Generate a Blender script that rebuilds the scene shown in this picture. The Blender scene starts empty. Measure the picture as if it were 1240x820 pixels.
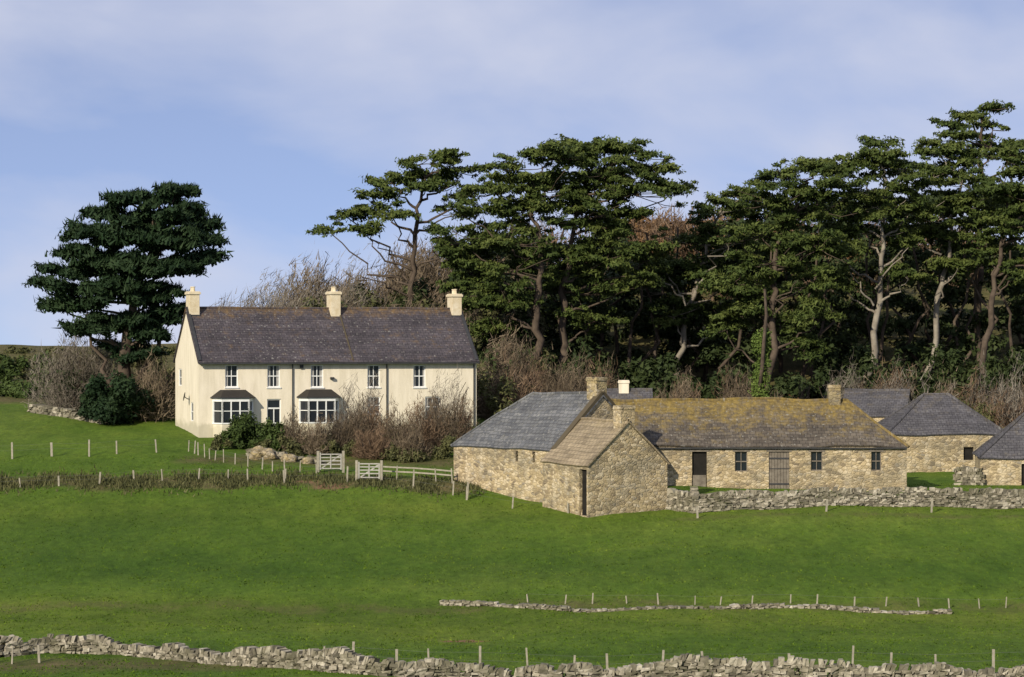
import bpy, math, numpy as np
from mathutils import Vector, Matrix
rng=np.random.default_rng(7)
F=3600.0
scene=bpy.context.scene
col=scene.collection
# ------------------------------------------------------------------ terrain function
def S(t):
    t=np.clip(t,0,1); return t*t*(3-2*t)
YL=[-60,0,15,50,100,125,145,165,180,185,195,205,225,260,300,400,1000,4000]
ZL=[-1,-1.7,-5.5,-10.5,-13.2,-13.6,-13.4,-11.6,-9.8,-8.85,-7.7,-6.8,-5.2,-3.0,-0.6,-4,-12,-30]
YR=[-60,0,15,50,100,125,145,165,171,176,186,205,225,260,300,400,1000,4000]
ZR=[-1,-1.7,-5.5,-10.5,-13.2,-13.6,-13.4,-11.2,-10.3,-9.95,-9.4,-9.4,-8.0,-5.5,-3,-4,-12,-30]
def H(x,y):
    x=np.asarray(x,float); y=np.asarray(y,float)
    zl=0;zr=0
    for o in (-3,-1.5,0,1.5,3):
        zl=zl+np.interp(y+o,YL,ZL)/5; zr=zr+np.interp(y+o,YR,ZR)/5
    b=S((x+5)/19)
    z=zl*(1-b)+zr*b
    z=z+14*S((x+38)/62)*S((y-232)/110)*(1-S((y-380)/250))
    z=z+0.08*np.sin(x*.21+y*.13)+0.06*np.sin(x*.37-y*.29+1)+0.04*np.sin(x*.9+y*.7)
    return z
def h(x,y): return float(H(x,y))
def P(px,row,D): return Vector(((px-620)/F*D,D,(410-row)/F*D))
def gD(px,D):
    x=(px-620)/F*D; return Vector((x,D,h(x,D)))
def gp(px,row):
    ys=np.arange(100,300,0.1); xs=(px-620)/F*ys; r=410-H(xs,ys)/ys*F
    k=np.where(r<=row)[0]
    y=ys[k[0]] if len(k) else 300
    return gD(px,y)
# ------------------------------------------------------------------ node helpers
class N:
    def __init__(s,name):
        s.m=bpy.data.materials.new(name); s.m.use_nodes=True; s.t=s.m.node_tree; s.t.nodes.clear()
        s.out=s.n('ShaderNodeOutputMaterial'); s.b=s.n('ShaderNodeBsdfPrincipled')
        s.l(s.b.outputs[0],s.out.inputs[0])
        s.b.inputs['Specular IOR Level'].default_value=0.25
        s.b.inputs['Roughness'].default_value=0.85
    def n(s,k): return s.t.nodes.new(k)
    def l(s,a,b): s.t.links.new(a,b)
    def set(s,sock,v):
        if hasattr(v,'is_output'): s.l(v,sock)
        else: sock.default_value=v
    def vec(s,kind='Object',scale=(1,1,1)):
        tc=s.n('ShaderNodeTexCoord'); mp=s.n('ShaderNodeMapping'); mp.inputs['Scale'].default_value=scale
        s.l(tc.outputs[kind],mp.inputs[0]); return mp.outputs[0]
    def noise(s,v,scale,detail=4,rough=.55):
        n=s.n('ShaderNodeTexNoise'); s.l(v,n.inputs['Vector']); n.inputs['Scale'].default_value=scale
        n.inputs['Detail'].default_value=detail; n.inputs['Roughness'].default_value=rough; return n.outputs['Fac']
    def ramp(s,f,stops):
        r=s.n('ShaderNodeValToRGB'); s.l(f,r.inputs[0]); e=r.color_ramp.elements
        while len(e)<len(stops): e.new(.5)
        for i,(p,c) in enumerate(stops):
            e[i].position=p; e[i].color=(c,c,c,1) if isinstance(c,(int,float)) else (*c,1)
        return r.outputs[0]
    def mix(s,f,a,b,mode='MIX'):
        m=s.n('ShaderNodeMix'); m.data_type='RGBA'; m.blend_type=mode
        s.set(m.inputs[0],f)
        for sk,v in ((m.inputs[6],a),(m.inputs[7],b)):
            s.set(sk,(*v,1) if isinstance(v,tuple) else v)
        return m.outputs[2]
    def math(s,op,a,b=0.0):
        m=s.n('ShaderNodeMath'); m.operation=op; s.set(m.inputs[0],a); s.set(m.inputs[1],b); return m.outputs[0]
    def attr(s,name):
        a=s.n('ShaderNodeAttribute'); a.attribute_name=name; return a.outputs['Fac']
    def bump(s,hh,st=.5,dist=.05):
        b=s.n('ShaderNodeBump'); b.inputs['Strength'].default_value=st; b.inputs['Distance'].default_value=dist
        s.l(hh,b.inputs['Height']); s.l(b.outputs[0],s.b.inputs['Normal'])
    def col(s,c): s.set(s.b.inputs['Base Color'],(*c,1) if isinstance(c,tuple) else c); return s
def m_plain(name,c1,c2,scale=2,rough=.85,spec=.25,detail=5,bump=0):
    n=N(name); v=n.vec('Object'); f=n.noise(v,scale,detail,.65)
    n.col(n.ramp(f,[(.3,c1),(.7,c2)])); n.b.inputs['Roughness'].default_value=rough
    n.b.inputs['Specular IOR Level'].default_value=spec
    if bump: n.bump(f,bump,.05)
    return n.m
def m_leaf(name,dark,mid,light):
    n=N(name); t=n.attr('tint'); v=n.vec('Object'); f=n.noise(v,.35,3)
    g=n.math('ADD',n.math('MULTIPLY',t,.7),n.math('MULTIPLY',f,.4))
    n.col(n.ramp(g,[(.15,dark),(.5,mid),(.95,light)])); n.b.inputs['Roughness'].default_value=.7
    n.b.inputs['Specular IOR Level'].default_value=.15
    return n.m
def m_stone(name,tone=1.0,warm=1.0):
    n=N(name); v=n.vec('Object',(1,1,1.7))
    w=n.n('ShaderNodeTexNoise'); n.l(v,w.inputs['Vector']); w.inputs['Scale'].default_value=3
    vv=n.n('ShaderNodeVectorMath'); vv.operation='MULTIPLY_ADD'; n.l(w.outputs['Color'],vv.inputs[0]); vv.inputs[1].default_value=(.18,.18,.18); n.l(v,vv.inputs[2])
    vo=n.n('ShaderNodeTexVoronoi'); n.l(vv.outputs[0],vo.inputs['Vector']); vo.inputs['Scale'].default_value=3.5
    ve=n.n('ShaderNodeTexVoronoi'); ve.feature='DISTANCE_TO_EDGE'; n.l(vv.outputs[0],ve.inputs['Vector']); ve.inputs['Scale'].default_value=3.5
    sx=n.n('ShaderNodeSeparateColor'); n.l(vo.outputs['Color'],sx.inputs[0])
    k=tone
    c=n.ramp(sx.outputs[0],[(0,(.20*k,.158*k,.108*k)),(.3,(.38*k,.295*k,.18*k*warm)),(.6,(.52*k,.41*k,.255*k*warm)),(.85,(.62*k,.515*k,.355*k)),(1,(.26*k,.225*k,.17*k))])
    edge=n.ramp(ve.outputs['Distance'],[(.0,1),(.12,0)])
    c=n.mix(n.math('MULTIPLY',edge,.7),c,(.46*k,.36*k,.225*k*warm))
    f=n.noise(v,.40,6,.65); c=n.mix(n.ramp(f,[(.38,.55),(.54,0)]),c,(.18*k,.16*k,.115*k))
    f4=n.noise(n.vec('Object',(1.5,1.5,.5)),.8,5,.6); c=n.mix(n.ramp(f4,[(.55,0),(.72,.5)]),c,(.62*k,.53*k,.38*k))
    f2=n.noise(v,9,5,.7); c=n.mix(.6,c,n.ramp(f2,[(.3,.45),(.7,1.35)]),'MULTIPLY')
    n.col(c); hh=n.math('ADD',n.ramp(ve.outputs['Distance'],[(0,0),(.15,1)]),f2); n.bump(hh,.8,.04)
    return n.m
def m_slate(name,c1,c2,lich=(.30,.20,.04),amt=.5,ridge=0.,speck=.3,ridge_len=2.5,row=.24):
    n=N(name); v=n.vec('UV')
    b=n.n('ShaderNodeTexBrick'); n.l(v,b.inputs['Vector']); b.inputs['Scale'].default_value=1
    b.inputs['Color1'].default_value=(*c1,1); b.inputs['Color2'].default_value=(*c2,1); b.inputs['Mortar'].default_value=(c1[0]*.3,c1[1]*.3,c1[2]*.3,1)
    b.inputs['Mortar Size'].default_value=.014; b.inputs['Brick Width'].default_value=.36; b.inputs['Row Height'].default_value=row; b.inputs['Bias'].default_value=0
    f0=n.noise(v,.45,5,.6)
    c=n.mix(.8,b.outputs[0],n.ramp(f0,[(.3,.65),(.7,1.3)]),'MULTIPLY')
    streak=n.noise(n.vec('UV',(3,.35,1)),1.4,5,.65)
    c=n.mix(.6,c,n.ramp(streak,[(.3,.7),(.7,1.25)]),'MULTIPLY')
    rows=n.noise(n.vec('UV',(.25,2.4,1)),1.0,3,.6)
    c=n.mix(.6,c,n.ramp(rows,[(.35,.7),(.65,1.35)]),'MULTIPLY')
    sep=n.n('ShaderNodeSeparateXYZ'); n.l(v,sep.inputs[0])
    rid=n.math('MULTIPLY',n.ramp(n.math('DIVIDE',sep.outputs[1],ridge_len),[(0,1),(1,0)]),ridge)
    fl=n.noise(v,1.6,8,.75)
    g=n.math('ADD',n.math('ADD',fl,rid),n.math('MULTIPLY',f0,.3))
    mask=n.math('MULTIPLY',n.ramp(g,[(.70,0),(.92,1)]),amt)
    c=n.mix(mask,c,n.mix(n.ramp(n.noise(v,4,4,.7),[(.4,0),(.6,1)]),tuple(x*.5 for x in lich),lich))
    fs=n.noise(v,5,3,.5); c=n.mix(n.math('MULTIPLY',n.ramp(fs,[(.62,0),(.68,1)]),speck),c,(.32,.31,.27))
    n.col(c); n.b.inputs['Roughness'].default_value=.7
    n.bump(n.math('ADD',b.outputs['Fac'],n.math('MULTIPLY',fl,-1.2)),-.5,.03)
    return n.m
M={}
M['stone']=m_stone('rubble_stone',1.0,.95); M['stone2']=m_stone('rubble_stone_dark',.8,.85);  # second one is a darker stone tone for barn chimneys and boulders
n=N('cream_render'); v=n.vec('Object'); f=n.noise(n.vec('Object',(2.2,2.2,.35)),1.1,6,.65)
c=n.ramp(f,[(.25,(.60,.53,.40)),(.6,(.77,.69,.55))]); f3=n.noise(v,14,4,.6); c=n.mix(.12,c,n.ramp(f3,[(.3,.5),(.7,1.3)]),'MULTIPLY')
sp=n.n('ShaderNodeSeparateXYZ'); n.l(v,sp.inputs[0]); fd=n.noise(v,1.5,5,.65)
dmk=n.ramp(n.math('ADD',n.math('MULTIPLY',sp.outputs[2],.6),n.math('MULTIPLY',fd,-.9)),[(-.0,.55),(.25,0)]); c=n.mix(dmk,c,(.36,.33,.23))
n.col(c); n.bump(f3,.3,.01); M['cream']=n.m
M['chim']=m_plain('chimney_render',(.52,.42,.26),(.70,.62,.47),2.5)
M['slateH']=m_slate('house_slate',(.056,.048,.054),(.080,.068,.074),(.22,.135,.05),.75,.19,.5,1.3)
M['slateA']=m_slate('barn_slate',(.095,.098,.105),(.15,.15,.15),(.20,.175,.10),.45,.04,.65,1.5,.3)
M['slateC']=m_slate('lichen_slate',(.080,.066,.052),(.125,.105,.082),(.27,.19,.048),.88,.25,.5,3.9,.28)
M['slateB']=m_slate('stone_tiles',(.23,.18,.115),(.32,.255,.165),(.30,.24,.11),.5,.1,.2,2,.3)
M['slateE']=m_slate('dark_slate',(.072,.068,.073),(.10,.095,.10),(.2,.15,.06),.4,.1,.3)
M['white']=m_plain('white_paint',(.68,.68,.66),(.8,.8,.78),3,.5)
n=N('window_glass'); n.col((.018,.022,.028)); n.b.inputs['Roughness'].default_value=.12; n.b.inputs['Specular IOR Level'].default_value=.5; M['glass']=n.m
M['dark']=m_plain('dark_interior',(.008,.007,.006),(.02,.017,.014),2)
M['lead']=m_plain('dark_gutter',(.03,.03,.032),(.05,.05,.052),3,.6)
M['wood']=m_plain('weathered_wood',(.12,.10,.08),(.23,.20,.16),4,.9)
M['post']=m_plain('fence_wood',(.22,.20,.155),(.38,.345,.27),5,.9)
M['gate']=m_plain('gate_wood',(.30,.29,.26),(.44,.42,.38),5,.9)
M['wire']=m_plain('fence_wire',(.10,.10,.10),(.14,.14,.14),2,.5)
M['bark']=m_plain('pine_bark',(.045,.034,.027),(.125,.095,.07),1.6,.95,.1,6,.6)
M['pale']=m_plain('pale_bark',(.13,.108,.085),(.31,.275,.22),1.3,.95,.1,6,.6)
M['curt']=m_plain('window_curtain',(.30,.29,.27),(.42,.40,.37),3,.9)
M['twig']=m_leaf('twigs_brown',(.05,.038,.027),(.125,.095,.062),(.22,.17,.115))
M['twigr']=m_leaf('twigs_russet',(.055,.036,.025),(.14,.092,.057),(.22,.15,.095))
M['twigg']=m_leaf('twigs_grey',(.07,.058,.045),(.155,.132,.103),(.25,.22,.18))
M['pine']=m_leaf('pine_needles',(.012,.022,.006),(.046,.068,.015),(.125,.145,.036))
M['pineb']=m_leaf('pine_needles_dark',(.010,.019,.007),(.026,.040,.012),(.055,.070,.023))
M['cyp']=m_leaf('cypress_foliage',(.005,.013,.005),(.015,.032,.012),(.034,.056,.021))
M['ever']=m_leaf('evergreen_leaves',(.014,.024,.006),(.038,.060,.014),(.08,.11,.03))
M['ivy']=m_leaf('ivy_leaves',(.03,.05,.01),(.08,.12,.025),(.14,.19,.04))
M['brleaf']=m_leaf('autumn_leaves',(.06,.036,.017),(.14,.078,.036),(.22,.135,.06))
M['olive']=m_leaf('olive_scrub',(.03,.034,.013),(.07,.074,.028),(.13,.125,.05))
n=N('dry_stone'); t=n.attr('tint'); v=n.vec('Object'); f=n.noise(v,6,5,.7)
c=n.ramp(t,[(0,(.12,.107,.08)),(.35,(.23,.203,.15)),(.7,(.34,.302,.23)),(1,(.48,.435,.345))])
c=n.mix(.8,c,n.ramp(f,[(.3,.45),(.7,1.3)]),'MULTIPLY'); f2=n.noise(v,.8,5,.7); c=n.mix(n.ramp(f2,[(.45,0),(.62,.65)]),c,(.095,.09,.05))
n.col(c); n.bump(f,.6,.03); M['dry']=n.m
# ------------------------------------------------------------------ mesh helpers
def empty(name,loc=(0,0,0),rot=0):
    e=bpy.data.objects.new(name,None); col.objects.link(e); e.location=loc; e.rotation_euler=(0,0,rot); return e
def mesh(name,verts,faces,mat,parent=None,uvs=None,smooth=False,tint=None):
    me=bpy.data.meshes.new(name); me.from_pydata([tuple(v) for v in verts],[],faces); 
    if uvs is not None:
        uv=me.uv_layers.new(name='UVMap')
        for li,l in enumerate(me.loops): uv.data[li].uv=uvs[l.vertex_index]
    if tint is not None:
        a=me.attributes.new('tint','FLOAT','FACE'); a.data.foreach_set('value',np.asarray(tint,np.float32))
    me.materials.append(mat); me.update()
    if smooth: me.polygons.foreach_set('use_smooth',[True]*len(me.polygons))
    o=bpy.data.objects.new(name,me); col.objects.link(o)
    if parent: o.parent=parent
    return o
def tris(name,V,mat,tint,parent=None,loc=None):
    nt=len(V); me=bpy.data.meshes.new(name)
    me.vertices.add(nt*3); me.vertices.foreach_set('co',V.reshape(-1).astype(np.float32))
    me.loops.add(nt*3); me.loops.foreach_set('vertex_index',np.arange(nt*3,dtype=np.int32))
    me.polygons.add(nt); me.polygons.foreach_set('loop_start',np.arange(0,nt*3,3,dtype=np.int32))
    a=me.attributes.new('tint','FLOAT','FACE'); a.data.foreach_set('value',tint.astype(np.float32))
    me.materials.append(mat); me.update(calc_edges=True); me.validate()
    o=bpy.data.objects.new(name,me); col.objects.link(o)
    if parent: o.parent=parent
    return o
class Box:
    def __init__(s): s.v=[];s.f=[]
    def box(s,x0,x1,y0,y1,z0,z1):
        i=len(s.v); s.v+=[(x0,y0,z0),(x1,y0,z0),(x1,y1,z0),(x0,y1,z0),(x0,y0,z1),(x1,y0,z1),(x1,y1,z1),(x0,y1,z1)]
        s.f+=[(i,i+3,i+2,i+1),(i+4,i+5,i+6,i+7),(i,i+1,i+5,i+4),(i+1,i+2,i+6,i+5),(i+2,i+3,i+7,i+6),(i+3,i,i+4,i+7)]
    def beam(s,a,b,w,d):
        a=Vector(a);b=Vector(b);t=(b-a).normalized(); r=t.cross(Vector((0,0,1)))
        if r.length<.1: r=Vector((1,0,0))
        r.normalize(); u=r.cross(t).normalized(); r*=w/2;u*=d/2; i=len(s.v)
        for p in (a,b):
            s.v+=[p-r-u,p+r-u,p+r+u,p-r+u]
        s.f+=[(i,i+1,i+2,i+3),(i+7,i+6,i+5,i+4)]+[(i+k,i+4+k,i+4+(k+1)%4,i+(k+1)%4) for k in range(4)]
    def obj(s,name,mat,parent=None,bev=0):
        o=mesh(name,s.v,s.f,mat,parent)
        if bev: m=o.modifiers.new('b','BEVEL'); m.width=bev; m.segments=2
        return o
def norm(a): return a/np.maximum(np.linalg.norm(a,axis=-1,keepdims=True),1e-6)
def leaves(name,C,R,per,size,mat,parent=None,up=.5,elong=1.0,low=-.35,out=None,tilt=0.0,fuzz=0.0,nr_r=.55):
    C=np.asarray(C,float);R=np.asarray(R,float);n=len(C)
    if per<0:
        k=np.maximum(12,(-per*(R[:,0]*R[:,1]))).astype(int); idx=np.repeat(np.arange(n),k)
    else: idx=np.repeat(np.arange(n),per)
    m=len(idx)
    d=norm(rng.normal(size=(m,3))); d[:,2]=np.where(d[:,2]<low,-d[:,2],d[:,2])
    r=rng.random(m)**.45*(1+fuzz*rng.normal(size=m)*.5); off=d*r[:,None]*R[idx]
    if tilt:
        tl=rng.normal(size=(n,2))*tilt; off[:,2]+=off[:,0]*tl[idx,0]+off[:,1]*tl[idx,1]
        an=rng.uniform(0,6.28,n)[idx]; rad=np.hypot(off[:,0],off[:,1]); off[:,2]+=.15*rad*np.sin(3*np.arctan2(off[:,1],off[:,0])+an)
    p=C[idx]+off
    nr=norm(d*.8+rng.normal(size=(m,3))*nr_r+np.array([0,0,up]))
    t=rng.normal(size=(m,3))
    if out is not None: t=t*.5+norm(p-np.asarray(out))*1.0
    t=norm(t-nr*np.sum(t*nr,1,keepdims=True)); b=np.cross(nr,t)
    s=(size*(.5+.9*rng.random(m)))[:,None]
    V=np.stack([p+t*s*elong,p-t*s*.6*elong+b*s*.5,p-t*s*.6*elong-b*s*.5],1)
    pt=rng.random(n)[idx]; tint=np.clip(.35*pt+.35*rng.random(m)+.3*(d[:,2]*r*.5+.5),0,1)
    return tris(name,V,mat,tint,parent)
def twigs(name,roots,Rad,per,length,width,mat,parent=None,lean=(0,0,0),zmin=0.05):
    roots=np.asarray(roots,float);Rad=np.asarray(Rad,float); n=len(roots); idx=np.repeat(np.arange(n),per); m=len(idx)
    d=norm(rng.normal(size=(m,3))); d[:,2]=np.abs(d[:,2])+zmin
    r=rng.random(m)**.5; off=d*r[:,None]*Rad[idx]
    ph=rng.random(n)[idx]*6
    lump=.82+.16*np.sin(d[:,0]*5+ph)+.13*np.sin(d[:,1]*7+ph*2)+.10*np.sin(d[:,0]*13+ph*3)+.04*rng.normal(size=m)
    off*=lump[:,None]
    off+=np.array(lean)*(off[:,2:3]/np.maximum(Rad[idx][:,2:3],.1))**1.5*Rad[idx][:,2:3]
    p=roots[idx]+off
    dr=norm(norm(off)*.7+rng.normal(size=(m,3))*.5+np.array(lean)*.9+np.array([0,0,.25]))
    L=(length*(.4+rng.random(m)))[:,None]; side=norm(np.cross(dr,rng.normal(size=(m,3)))); w=width*(.5+rng.random(m))[:,None]
    V=np.stack([p-side*w-dr*L*.5,p+side*w-dr*L*.5,p+dr*L*.5],1)
    tint=np.clip(.5*rng.random(n)[idx]+.5*rng.random(m),0,1)
    return tris(name,V,mat,tint,parent)
class Tube:
    def __init__(s): s.v=[];s.f=[]
    def add(s,pts,r0,r1,sides=7,power=1.0):
        pts=[Vector(p) for p in pts]; n=len(pts); base=len(s.v)
        for i,p in enumerate(pts):
            t=(pts[min(i+1,n-1)]-pts[max(i-1,0)]).normalized(); a=t.cross(Vector((0.3,1,0.1))).normalized(); b=t.cross(a)
            k=i/(n-1); r=r0+(r1-r0)*k**power
            for j in range(sides):
                an=2*math.pi*j/sides; s.v.append(p+(a*math.cos(an)+b*math.sin(an))*r*(1+.1*math.sin(j*2.3+i)))
        for i in range(n-1):
            for j in range(sides):
                q=base+i*sides; s.f.append((q+j,q+(j+1)%sides,q+sides+(j+1)%sides,q+sides+j))
    def obj(s,name,mat,parent): return mesh(name,s.v,s.f,mat,parent,smooth=True)
def curve(a,b,sag=0.0,jit=.25,n=6):
    a=Vector(a);b=Vector(b);L=(b-a).length; out=[]
    for i in range(n+1):
        k=i/n; p=a.lerp(b,k); e=math.sin(math.pi*k)
        p=p+Vector((*(rng.normal(size=2)*jit*e*L*.12),-sag*e*L+rng.normal()*jit*e*L*.06)); out.append(p)
    return out
# ------------------------------------------------------------------ ground
def axis(parts):
    a=[]
    for lo,hi,st in parts: a+=list(np.arange(lo,hi,st))
    a.append(parts[-1][1]); return np.array(a)
xs=axis([(-1500,-300,120),(-300,-60,15),(-60,60,.7),(60,300,15),(300,1500,120)])
ys=axis([(-60,90,6),(90,240,.7),(240,360,3),(360,800,30),(800,4000,200)])
X,Y=np.meshgrid(xs,ys); Z=H(X,Y)
Z=Z+np.where((Y>100)&(Y<240)&(abs(X)<60),rng.normal(size=Z.shape)*.015,0)
nx,ny=len(xs),len(ys)
V=np.stack([X,Y,Z],-1).reshape(-1,3)
fc=[(j*nx+i,j*nx+i+1,(j+1)*nx+i+1,(j+1)*nx+i) for j in range(ny-1) for i in range(nx-1)]
def bump2(x,y,cx,cy,rx,ry): return np.exp(-(((x-cx)/rx)**2+((y-cy)/ry)**2))
wob=1.2*np.sin(X*.35)+.8*np.sin(X*.9+2)
rough=S((Y-224)/8)
rough=np.maximum(rough,1.0*np.exp(-((Y-185-wob*.5)/2.0)**2)*S((2-X)/6))
rough=np.maximum(rough,.45*np.exp(-((Y-146.5-wob*.6)/2.4)**2))
rough=np.maximum(rough,.7*np.exp(-((Y-123.5)/3)**2)*S((-X-4)/5))
rough=np.maximum(rough,.7*np.exp(-((Y-193)/3)**2)*S((X+23)/2)*S((0-X)/3))
rough=np.maximum(rough,.45*np.exp(-((Y-172.0)/1.3)**2)*S((X-5)/5))
pale=np.clip(np.exp(-((Y-143-wob)/7)**2)*.6+np.exp(-((Y-176)/5)**2)*.3-.5*np.exp(-((Y-158+wob*1.2+X*.1)/7)**2)-.3*np.exp(-((Y-128)/5)**2)+.5,0,1)
g1=gp(400,590);g2=gp(562,777);g3=gp(318,556);g4=gp(370,583)
dirt=bump2(X,Y,g1.x,g1.y,1.4,1.1)+bump2(X,Y,g2.x,g2.y,1.3,.9)*.9+.6*bump2(X,Y,g4.x,g4.y,3.5,1.0)+.5*bump2(X,Y,g3.x,g3.y,3,1)
me=bpy.data.meshes.new('ground'); me.from_pydata(V.tolist(),[],fc)
for nm,ar in (('rough',rough),('dirt',dirt),('pale',pale)):
    a=me.attributes.new(nm,'FLOAT','POINT'); a.data.foreach_set('value',np.clip(ar,0,1).reshape(-1).astype(np.float32))
me.polygons.foreach_set('use_smooth',[True]*len(me.polygons))
ground=bpy.data.objects.new('ground',me); col.objects.link(ground)
def grass_color(n):
    v=n.vec('Object'); f1=n.noise(n.vec('Object',(.6,1,1)),.06,6,.6); f2=n.noise(n.vec('Object',(1,.35,1)),.5,10,.76); f3=n.noise(n.vec('Object',(1,.5,1)),2.6,6,.8)
    c=n.ramp(f1,[(.33,(.060,.108,.012)),(.5,(.082,.136,.015)),(.68,(.108,.156,.021))])
    c=n.mix(.65,c,n.ramp(f2,[(.30,(.5,.6,.48)),(.5,(1,1,1)),(.70,(1.5,1.28,1.35))]),'MULTIPLY')
    c=n.mix(.6,c,n.ramp(f3,[(.32,.5),(.68,1.5)]),'MULTIPLY')
    return c,f2,f3,v
n=N('pasture_grass'); c,f2,f3,v=grass_color(n)
c=n.mix(1.0,c,n.ramp(n.attr('pale'),[(0,(.70,.78,.75)),(.5,(1,1,1)),(1,(1.25,1.08,1.1))]),'MULTIPLY')
rg=n.attr('rough'); rc=n.ramp(n.noise(v,.6,7,.7),[(.3,(.05,.06,.018)),(.5,(.10,.09,.035)),(.7,(.16,.13,.06))])
mask=n.ramp(n.math('ADD',rg,n.math('MULTIPLY',n.math('SUBTRACT',f2,.5),1.2)),[(.25,0),(.75,1)])
c=n.mix(n.math('MULTIPLY',mask,n.ramp(rg,[(0,0),(.3,1)])),c,rc)
dm=n.ramp(n.math('ADD',n.attr('dirt'),n.math('MULTIPLY',n.math('SUBTRACT',f3,.5),.8)),[(.4,0),(.6,1)])
c=n.mix(dm,c,(.20,.12,.065)); n.col(c); n.b.inputs['Roughness'].default_value=.95; n.b.inputs['Specular IOR Level'].default_value=.1
n.bump(n.math('ADD',f2,n.math('MULTIPLY',f3,.6)),.75,.25); me.materials.append(n.m)
n=N('grass_blades'); c,_,_,_=grass_color(n); t=n.attr('tint'); c=n.mix(1.0,c,n.ramp(t,[(0,(.62,.7,.6)),(.7,(.95,.95,.88)),(1,(1.35,1.2,1.2))]),'MULTIPLY'); n.col(c); n.b.inputs['Roughness'].default_value=.95; n.b.inputs['Specular IOR Level'].default_value=.05
gm=n.m
cnt=190000
gy=118+(195-118)*rng.random(cnt)**1.1; gx=(rng.random(cnt)*2-1)*gy*.185
keep=(np.sin(gx*1.3+np.sin(gy*.9)*2)+np.sin(gy*1.7+gx*.6)+rng.normal(size=cnt)*2)>0
gx,gy=gx[keep],gy[keep]; m=len(gx); p=np.stack([gx,gy,H(gx,gy)-.02],1)
d=norm(rng.normal(size=(m,3))*.45+np.array([0,0,1.])); sd=norm(np.cross(d,rng.normal(size=(m,3))))
hh=(.035+.07*rng.random(m)**2)[:,None]
Vg=np.stack([p-sd*hh*.6,p+sd*hh*.6,p+d*hh],1)
tris('grass',Vg,gm,rng.random(m))
# rough grass / rushes along the field boundary
k=22000; gx=rng.uniform(-36,-1,k); wv=1.2*np.sin(gx*.35)+.8*np.sin(gx*.9+2); gy=185+wv*.5+rng.normal(size=k)*1.3
cl=(np.sin(gx*2.1)+np.sin(gx*.8+gy)+rng.normal(size=k))>-.2; gx,gy=gx[cl],gy[cl]; m=len(gx); p=np.stack([gx,gy,H(gx,gy)-.03],1)
d=norm(rng.normal(size=(m,3))*.35+np.array([0,0,1.])); sd=norm(np.cross(d,rng.normal(size=(m,3)))); hh=(.12+.25*rng.random(m))[:,None]
tris('rough_grass',np.stack([p-sd*.05,p+sd*.05,p+d*hh],1),M['olive'],rng.random(m))
# ------------------------------------------------------------------ buildings
def panel(vs,fs,o,u,L,z0,z1,ops,inn,dep):
    o=Vector(o);u=Vector(u);inn=Vector(inn)
    xc=sorted({0,L,*[a for q in ops for a in (q[0],q[1])]}); zc=sorted({z0,z1,*[a for q in ops for a in (q[2],q[3])]})
    def pt(x,z,d=0): return o+u*x+Vector((0,0,z))+inn*d
    for i in range(len(xc)-1):
        for j in range(len(zc)-1):
            cx=(xc[i]+xc[i+1])/2;cz=(zc[j]+zc[j+1])/2
            if any(q[0]<cx<q[1] and q[2]<cz<q[3] for q in ops): continue
            k=len(vs); vs+=[pt(xc[i],zc[j]),pt(xc[i+1],zc[j]),pt(xc[i+1],zc[j+1]),pt(xc[i],zc[j+1])]; fs.append((k,k+1,k+2,k+3))
    for a,b,c,d in ops:
        R=[(a,c),(b,c),(b,d),(a,d)]
        for q in range(4):
            (x0,zz0),(x1,zz1)=R[q],R[(q+1)%4]; k=len(vs)
            vs+=[pt(x0,zz0),pt(x1,zz1),pt(x1,zz1,dep),pt(x0,zz0,dep)]; fs.append((k,k+1,k+2,k+3))
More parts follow.
